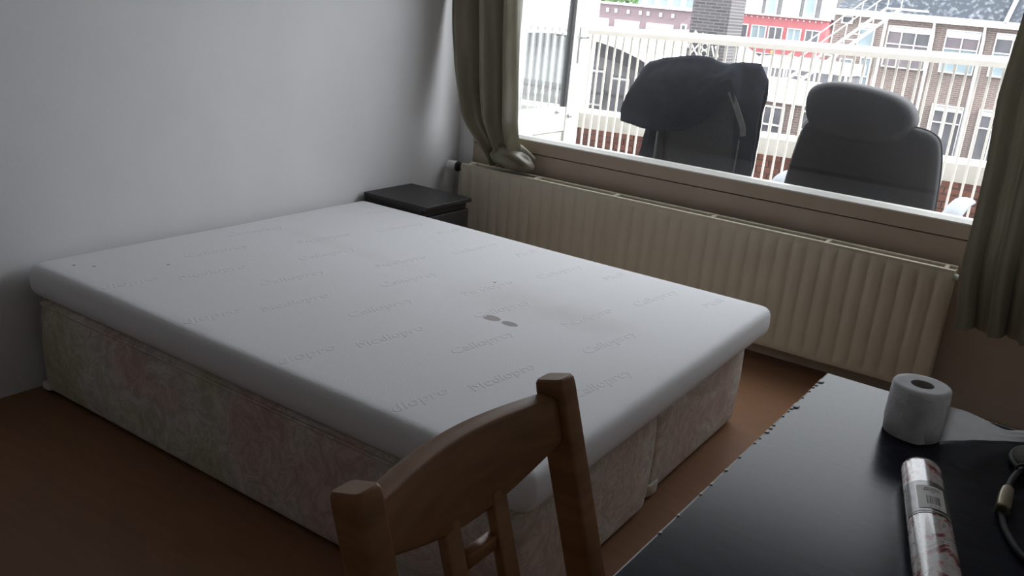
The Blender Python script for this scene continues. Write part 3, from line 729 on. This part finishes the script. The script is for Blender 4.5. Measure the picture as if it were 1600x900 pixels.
while q < 1.75:
    wq = rb.choice((.010, .018, .028))
    rows = []
    for ss in (.138, .163):
        rows.append([A+D*ss+sd*(.0323*math.copysign(abs(math.cos(t))**.9, math.cos(t)))+Vector((0, 0, DZ+.0252+.0263*math.sin(t))) for t in (q, q+wq)])
    mb.sheet(rows, False); q += wq+rb.choice((.012, .022, .03))
for ss, qa, qb in ((.113, 1.2, 1.8), (.119, 1.15, 1.85), (.126, 1.45, 1.55), (.169, 1.3, 1.36), (.169, 1.45, 1.5), (.169, 1.6, 1.66)):
    rows = [[A+D*(ss+dd)+sd*(.0323*math.copysign(abs(math.cos(t))**.9, math.cos(t)))+Vector((0, 0, DZ+.0252+.0263*math.sin(t))) for t in [lerp(qa, qb, k/6) for k in range(7)]] for dd in (0, .0018)]
    mb.sheet(rows, False)
mb.build('barcode', 'ink', gw)
band(.182, .1835, .62, 2.95, .0011, 'sleeve_line', 'print_label', wl)

# dark pouch with a cord at the desk's right
pc = tag(empty('pouch', (2.955, .235, DZ)), 'dark olive pouch with a cord and brass clasp at the right of the desk', 'pouch')
MB().lathe([(.078, DZ+.002), (.086, DZ+.005), (.088, DZ+.012), (.084, DZ+.018), (.06, DZ+.024), (.02, DZ+.026)], (2.955, .235), 36).build('body', 'olive', pc)
MB().tube([(2.955+.088*math.cos(t), .235+.088*math.sin(t), DZ+.009) for t in [2*PI*i/40 for i in range(41)]], .005, 8, False).build('rim', 'cord', pc)
cp = spline([(2.925, .19, DZ+.022), (2.900, .196, DZ+.014), (2.884, .165, DZ+.010), (2.877, .110, DZ+.010), (2.8765, .045, DZ+.010), (2.879, -.010, DZ+.008), (2.893, -.062, DZ+.006), (2.925, -.122, DZ+.006), (2.985, -.15, DZ+.006), (3.05, -.10, DZ+.006), (3.06, .05, DZ+.006), (3.00, .17, DZ+.010), (2.97, .20, DZ+.024)], 6)
co_ = MB().tube(cp, .0052, 8).build('cord', 'cord', pc)
MB().loft([[(2.8768+dx+x, y, DZ+.012+z) for x, z in rrect(-w_, w_, -.009, .009, .004, 3)] for y, w_, dx in ((-.004, .006, .001), (.004, .0105, .001), (.045, .0105, 0), (.072, .009, 0), (.078, .006, 0))]).build('clasp', 'brass', co_)
MB().tube([(2.889+.010*math.cos(t), .168+.006*math.sin(t), DZ+.012+.010*math.sin(t)) for t in [2*PI*i/12 for i in range(13)]], .003, 6, False).build('knot', 'cord', co_)

# ------------------------------------------------------------------ the town beyond
def far_window(root, x0, x1, z0, z1, y, bars=2, transom=None, fw_=.07, panes=('pane_grey',), blind=None, low=None):
    """frame with glazing bars, each light a pane of its own"""
    f = MB(); f.box(x0, x0+fw_, y-.10, y+.02, z0, z1).box(x1-fw_, x1, y-.10, y+.02, z0, z1).box(x0+fw_, x1-fw_, y-.10, y+.02, z1-fw_, z1).box(x0+fw_, x1-fw_, y-.14, y+.02, z0, z0+fw_)
    wd = (x1-x0-fw_)/bars
    for i in range(1, bars): f.box(x0+i*wd, x0+i*wd+fw_, y-.09, y+.02, z0+fw_, z1-fw_)
    if transom:
        for i in range(bars): f.box(x0+i*wd+fw_, x0+(i+1)*wd, y-.085, y+.02, transom-fw_/2, transom+fw_/2)
    o = f.build('window', 'white_frame', root)
    for i in range(bars):
        a, b = x0+i*wd+fw_, x0+(i+1)*wd
        pm_ = panes[i % len(panes)]
        if transom:
            MB().box(a, b, y-.03, y-.01, transom+fw_/2, z1-fw_).build('pane', pm_, o)
            MB().box(a, b, y-.03, y-.01, z0+fw_, transom-fw_/2).build('pane', low or pm_, o)
        else: MB().box(a, b, y-.03, y-.01, z0+fw_, z1-fw_).build('pane', pm_, o)
        if blind: MB().box(a, b, y-.06, y-.035, z1-fw_-blind, z1-fw_).build('blind', 'white_frame', o)
    return o
# brown brick building
bb = tag(empty('brick_building', (-3, 42, -12)), 'brown brick building with slate roof and white downpipes at the right', 'building')
MB().box(-8.9, 8, 42, 52, -12, 1.95).build('wall', 'brown_wall', bb)
MB().box(-8.95, 8, 41.7, 42.0, 1.86, 2.14).build('gutter', 'white_frame', bb)
MB().loft([[(x, 41.75, 2.12), (x, 45.5, 7.5), (x, 52, 7.5), (x, 52, 2.0), (x, 42.2, 2.0)] for x in (-6.95, 8)], smooth=False).build('roof', 'slate', bb)
MB().loft([[(x, 41.75, 2.12), (x, 46, 3.6), (x, 52, 3.6), (x, 52, 2.0)] for x in (-8.9, -6.95)], smooth=False).build('roof', 'slate', bb)
MB().beam((-1.95, 41.6, 2.1), (-1.2, 45.4, 7.5), .14, .10).build('roof_batten', 'white_frame', bb)
for x in (-4.65, -2.66, .4):
    MB().tube([(x, 41.75, 1.9), (x, 41.80, 1.6), (x+.02, 41.9, 1.35), (x+.02, 41.9, -12)], .075, 8).build('downpipe', 'white_frame', bb)
far_window(bb, -6.52, -4.70, -.17, 1.62, 42, 3, .84, .055, ('pane_mauve', 'pane_grey', 'pane_grey'), .22, 'pane_mauve')
far_window(bb, -4.13, -2.76, -.14, 1.66, 42, 2, .87, .055, ('pane_mauve',), .28, 'pane_blue')
far_window(bb, -2.2, -.85, -.10, 1.69, 42, 2, .88, .055, ('pane_grey',), .20, 'pane_blue')
far_window(bb, .6, 2.0, -.10, 1.69, 42, 2, .88, .055, ('pane_grey',), .20, 'pane_grey')
far_window(bb, -4.05, -2.74, -3.8, -1.48, 42, 2, -2.24, .055, ('pane_grey',), .22)
far_window(bb, -2.15, -.8, -3.7, -1.46, 42, 2, -2.24, .055, ('pane_grey',), .22)
far_window(bb, -7.75, -7.05, .55, 1.60, 42, 1, None, .06, ('pane_blue',), .15)
far_window(bb, -8.6, -8.1, 1.5, 1.85, 42, 1, None, .06, ('pane_grey',))
far_window(bb, -8.35, -7.75, -1.9, .0, 42, 1, -.7, .06, ('pane_blue',))
far_window(bb, -7.45, -6.95, -1.9, .15, 42, 1, -.7, .06, ('pane_blue',))
MB().box(-7.0, -6.0, 41.7, 42, -2.3, -1.75).build('bay_roof', 'white_frame', bb)
# iron stair
fs = tag(empty('fire_escape', (-7, 32, -12)), 'white outdoor metal staircase climbing to the right in front of the brick building', 'staircase')
d = Vector((.62, .78, 0)).normalized(); sdv = Vector((d.y, -d.x, 0))
s0 = Vector((-7.35, 30.6, -1.0)); run = 4.2; rise = 3.15
for k in (-.36, .36):
    MB().beam(s0+sdv*k, s0+sdv*k+d*run+Vector((0, 0, rise)), .04, .10).build('stringer', 'white_frame', fs)
    for hh in (.92,):
        MB().beam(s0+sdv*k+Vector((0, 0, hh)), s0+sdv*k+d*run+Vector((0, 0, rise+hh)), .03, .03).build('handrail', 'white_frame', fs)
    for i in range(0, 17, 4):
        q = s0+sdv*k+d*run*i/16+Vector((0, 0, rise*i/16)); MB().beam(q, q+Vector((0, 0, .95)), .03, .03).build('post', 'white_frame', fs)
for i in range(17):
    q = s0+d*run*i/16+Vector((0, 0, rise*i/16))
    MB().beam(q-sdv*.36, q+sdv*.36, .20, .035).build('tread', 'white_frame', fs)
for q in (s0+d*run*.5, s0+d*run*.95):
    zt2 = -1.08+rise*((q-s0).length/run)-.05
    MB().beam((q.x, q.y, -12), (q.x, q.y, zt2), .09, .09).build('support', 'white_frame', fs)
q = s0+d*run+Vector((0, 0, rise)); MB().beam(q, q+d*1.2, .8, .06).build('landing', 'white_frame', fs)
# low white building in front
lw = tag(empty('flat_roof_building', (-7, 31, -12)), 'low white flat-roofed building with a strip of dark windows between the two office chairs', 'building')
MB().box(-9.2, -4.75, 30, 36, -12, -1.30).build('lower_wall', 'brown_wall', lw)
MB().box(-9.3, -4.65, 29.8, 36, -1.30, -1.03).build('roof_edge', 'roof_white', lw)
MB().box(-9.2, -5.85, 34, 36, -1.03, -.72).build('upper_wall', 'roof_white', lw)
MB().box(-9.2, -5.95, 34.05, 36, -.72, -.36).build('window_strip', 'pane_grey', lw)
for x in (-8.9, -8.3, -7.7, -7.1, -6.5, -5.95): MB().box(x-.04, x+.04, 33.98, 34.06, -.72, -.36).build('mullion', 'white_frame', lw)
MB().box(-9.3, -5.8, 33.8, 36.2, -.36, .02).build('roof_fascia', 'roof_white', lw)
for x0_, x1_ in ((-7.65, -6.75), (-6.15, -5.45)):
    far_window(lw, x0_, x1_, -2.75, -1.45, 30, 2, -2.1, .06, ('pane_grey',))
MB().box(-6.55, -6.45, 29.9, 30, -3, -1.3).build('downpipe', 'white_frame', lw)
# barrel-vaulted hall
vh = tag(empty('vaulted_hall', (-12, 30, -12)), 'grey hall with a white barrel-vaulted roof behind the railing', 'building')
c0 = Vector((-11.0, 21.5, 0)); c1 = Vector((-16.4, 43.6, 0)); ax = (c1-c0).normalized(); sx_ = Vector((ax.y, -ax.x, 0))
def arch(c, hw, za, zs2, n=20):
    return [c+sx_*(-hw*math.cos(PI*i/n))+Vector((0, 0, zs2+(za-zs2)*math.sin(PI*i/n)**.9)) for i in range(n+1)]
a0 = arch(c0, 4.2, .52, -2.0); a1 = arch(c1, 4.2, .42, -2.0)
MB().loft([a0+[c0+sx_*4.2+Vector((0, 0, -12)), c0-sx_*4.2+Vector((0, 0, -12))], a1+[c1+sx_*4.2+Vector((0, 0, -12)), c1-sx_*4.2+Vector((0, 0, -12))]], smooth=False).build('wall', 'grey_wall', vh)
o0 = [p+Vector((0, 0, .08))-ax*.5 for p in a0]; o1 = [p+Vector((0, 0, .08))+ax*.3 for p in a1]; i0 = [p+Vector((0, 0, -.02))-ax*.5 for p in a0]; i1 = [p+Vector((0, 0, -.02))+ax*.3 for p in a1]
MB().loft([o0+list(reversed(i0)), o1+list(reversed(i1))]).build('roof', 'roof_white', vh)
f0 = [p+Vector((0, 0, -.02))-ax*.25 for p in a0]; f1 = [p+Vector((0, 0, -.42))-ax*.25 for p in a0]; f2 = [p+ax*.3 for p in f1]; f3 = [p+ax*.3 for p in f0]
MB().loft([f0+list(reversed(f1)), f3+list(reversed(f2))], smooth=False).build('verge', 'grey_dark', vh)
for k, zt3 in ((.9, -.35), (1.65, -.5), (2.35, -.75)):
    q0 = c0+sx_*k-ax*.06; q1 = c0+sx_*(k+.55)-ax*.06
    fo = MB().beam(q0+Vector((0, 0, zt3-.55)), q1+Vector((0, 0, zt3-.55)), .08, 1.0).build('window', 'white_frame', vh)
    MB().beam(q0-ax*.03+sx_*.05+Vector((0, 0, zt3-.55)), q1-ax*.03-sx_*.05+Vector((0, 0, zt3-.55)), .08, .88).build('pane', 'pane_grey', fo)
MB().beam(c0+sx_*-4.2-ax*.1+Vector((0, 0, -1.05)), c0+sx_*4.2-ax*.1+Vector((0, 0, -1.05)), .1, .06).build('string_course', 'grey_dark', vh)
MB().box(-16, -8.2, 17.5, 20.6, -12, -2.05).build('lean_to_roof', 'roof_white', vh)
# dark brick tower
tw = tag(empty('brick_chimney', (-6.15, 21.0, -12)), 'dark grey brick chimney rising above the railing next to the red building', 'chimney')
MB().box(-6.63, -5.63, 20.5, 21.5, -12, 4.2).build('shaft', 'tower_wall', tw)
MB().box(-6.68, -5.58, 20.45, 21.55, 4.2, 4.4).build('cap', 'grey_wall', tw)
MB().tube([(-6.58, 20.46, .56), (-6.42, 20.46, .97), (-6.34, 20.46, .80), (-6.25, 20.46, .92), (-6.10, 20.46, .70)], .04, 6).build('zigzag_ornament', 'white_frame', tw)
for cx_, cz_ in ((-6.13, .62), (-6.13, .45)):
    MB().tube([(cx_+.08*math.cos(t), 20.46, cz_+.08*math.sin(t)) for t in [2*PI*i/16 for i in range(17)]], .02, 6, False).build('ring_ornament', 'white_frame', tw)
for pth_ in ([(-6.52, 20.46, .68), (-6.30, 20.46, .38)], [(-6.28, 20.46, .68), (-6.52, 20.46, .38)], [(-5.95, 20.46, .66), (-5.85, 20.46, .40)], [(-5.85, 20.46, .66), (-5.75, 20.46, .40)]):
    MB().tube(pth_, .022, 6).build('zigzag_ornament', 'white_frame', tw)
# mauve building
pb = tag(empty('mauve_building', (-27.5, 62, -12)), 'long mauve brick building dotted with white squares at the top left of the window', 'building')
MB().box(-33, -23.5, 60, 66, -12, 1.40).build('wall', 'purple_wall', pb)
MB().box(-33.1, -23.4, 59.8, 66, 1.40, 1.56).build('roof_edge', 'roof_white', pb)
for x in (-31.45, -30.41, -29.71, -28.69, -27.70, -27.08, -26.07, -25.12):
    MB().box(x-.11, x+.11, 59.92, 60, .84, 1.12).build('white_square', 'white_frame', pb)
for a_, b_ in ((-32.4, -30.22), (-29.7, -27.68), (-27.1, -24.98)):
    far_window(pb, a_, b_, -1.6, .36, 60, 3, None, .3, ('roof_white',))
far_window(pb, -24.4, -23.95, -.1, .5, 60, 1, None, .1, ('pane_grey',))
# red building
rbd = tag(empty('red_building', (-21, 72, -12)), 'red-clad apartment building with a pale top storey beyond the railing', 'building')
MB().box(-25.2, -17.0, 70, 78, -12, 1.66).build('wall', 'red_clad', rbd)
MB().box(-25.2, -16.2, 70.4, 78, 1.66, 6).build('top_storey', 'grey_wall', rbd)
MB().box(-25.3, -16.9, 69.8, 70.4, 1.60, 1.74).build('parapet_cap', 'white_frame', rbd)
MB().box(-17.0, -15.6, 71, 78, -12, 3).build('side_wall', 'brown_wall', rbd)
for i in range(17):
    x = -24.8+i*.46; MB().box(x-.05, x+.05, 69.95, 70, 1.40, 1.52).build('white_dot', 'white_frame', rbd)
for a_, b_, pn in ((-24.2, -23.1, 'pane_grey'), (-22.85, -21.6, 'pane_blue'), (-21.45, -20.3, 'pane_grey'), (-19.95, -18.85, 'pane_blue'), (-18.55, -17.45, 'pane_grey')):
    far_window(rbd, a_, b_, -.55, .85, 70, 2, None, .08, (pn,))
    far_window(rbd, a_, b_, -3.2, -1.2, 70, 2, -2.4, .08, ('pane_grey',))
for i, (a_, b_) in enumerate(((-24.9, -24.2), (-23.9, -22.4), (-22.1, -21.2), (-20.8, -19.4), (-19.1, -18.2), (-17.8, -16.7))):
    far_window(rbd, a_, b_, 1.72, 3.8, 70.4, 2 if b_-a_ > 1 else 1, None, .1, (('pane_blue', 'roof_white')[i % 2],))
MB().tube([(-20.9, 69.8, -1.0), (-20.4, 69.8, -1.55), (-20.05, 69.8, -1.25)], .09, 6).build('bunting', 'yellow', rbd)
MB().tube([(-20.0, 69.8, -1.5), (-19.5, 69.8, -1.35), (-19.1, 69.8, -1.0)], .09, 6).build('bunting', 'yellow', rbd)
# pale block and tree far behind
fbk = tag(empty('pale_building', (-36, 92, -12)), 'pale distant block with teal windows above the mauve building', 'building')
MB().box(-44, -36, 90, 98, -12, 4).build('wall', 'roof_white', fbk)
MB().box(-36, -31, 92, 98, -12, 4).build('wing', 'brown_wall', fbk)
for i in range(5): far_window(fbk, -43.6+i*1.5, -42.5+i*1.5, 1.6, 2.8, 90, 1, None, .1, ('pane_blue',))
for i in range(3): far_window(fbk, -35.4+i*1.5, -34.3+i*1.5, 1.6, 2.6, 92, 1, None, .1, ('pane_grey',))
tree = tag(empty('tree', (-41, 76, -12)), 'green leafy tree behind the mauve building', 'tree')
MB().tube([(-39.5, 76, -12), (-39.6, 76, -6), (-39.4, 76, 0), (-39.3, 76, 2)], [.35, .3, .22, .1], 8).build('trunk', 'bark', tree)
mb = MB(); rt_ = random.Random(9)
for i in range(2600):
    v = Vector((rt_.gauss(0, 1), rt_.gauss(0, 1), rt_.gauss(0, 1))).normalized()*(rt_.random()**.4)
    p = Vector((-39.4+v.x*3.6, 76+v.y*2.6, .6+v.z*3.2)); a_ = Vector((rt_.gauss(0, 1), rt_.gauss(0, 1), rt_.gauss(0, 1))).normalized(); b_ = a_.orthogonal().normalized()
    mb.quad([p+a_*.22, p+b_*.12, p-a_*.22, p-b_*.12])
tag(mb.build('foliage', 'leaf', tree), kind='stuff')
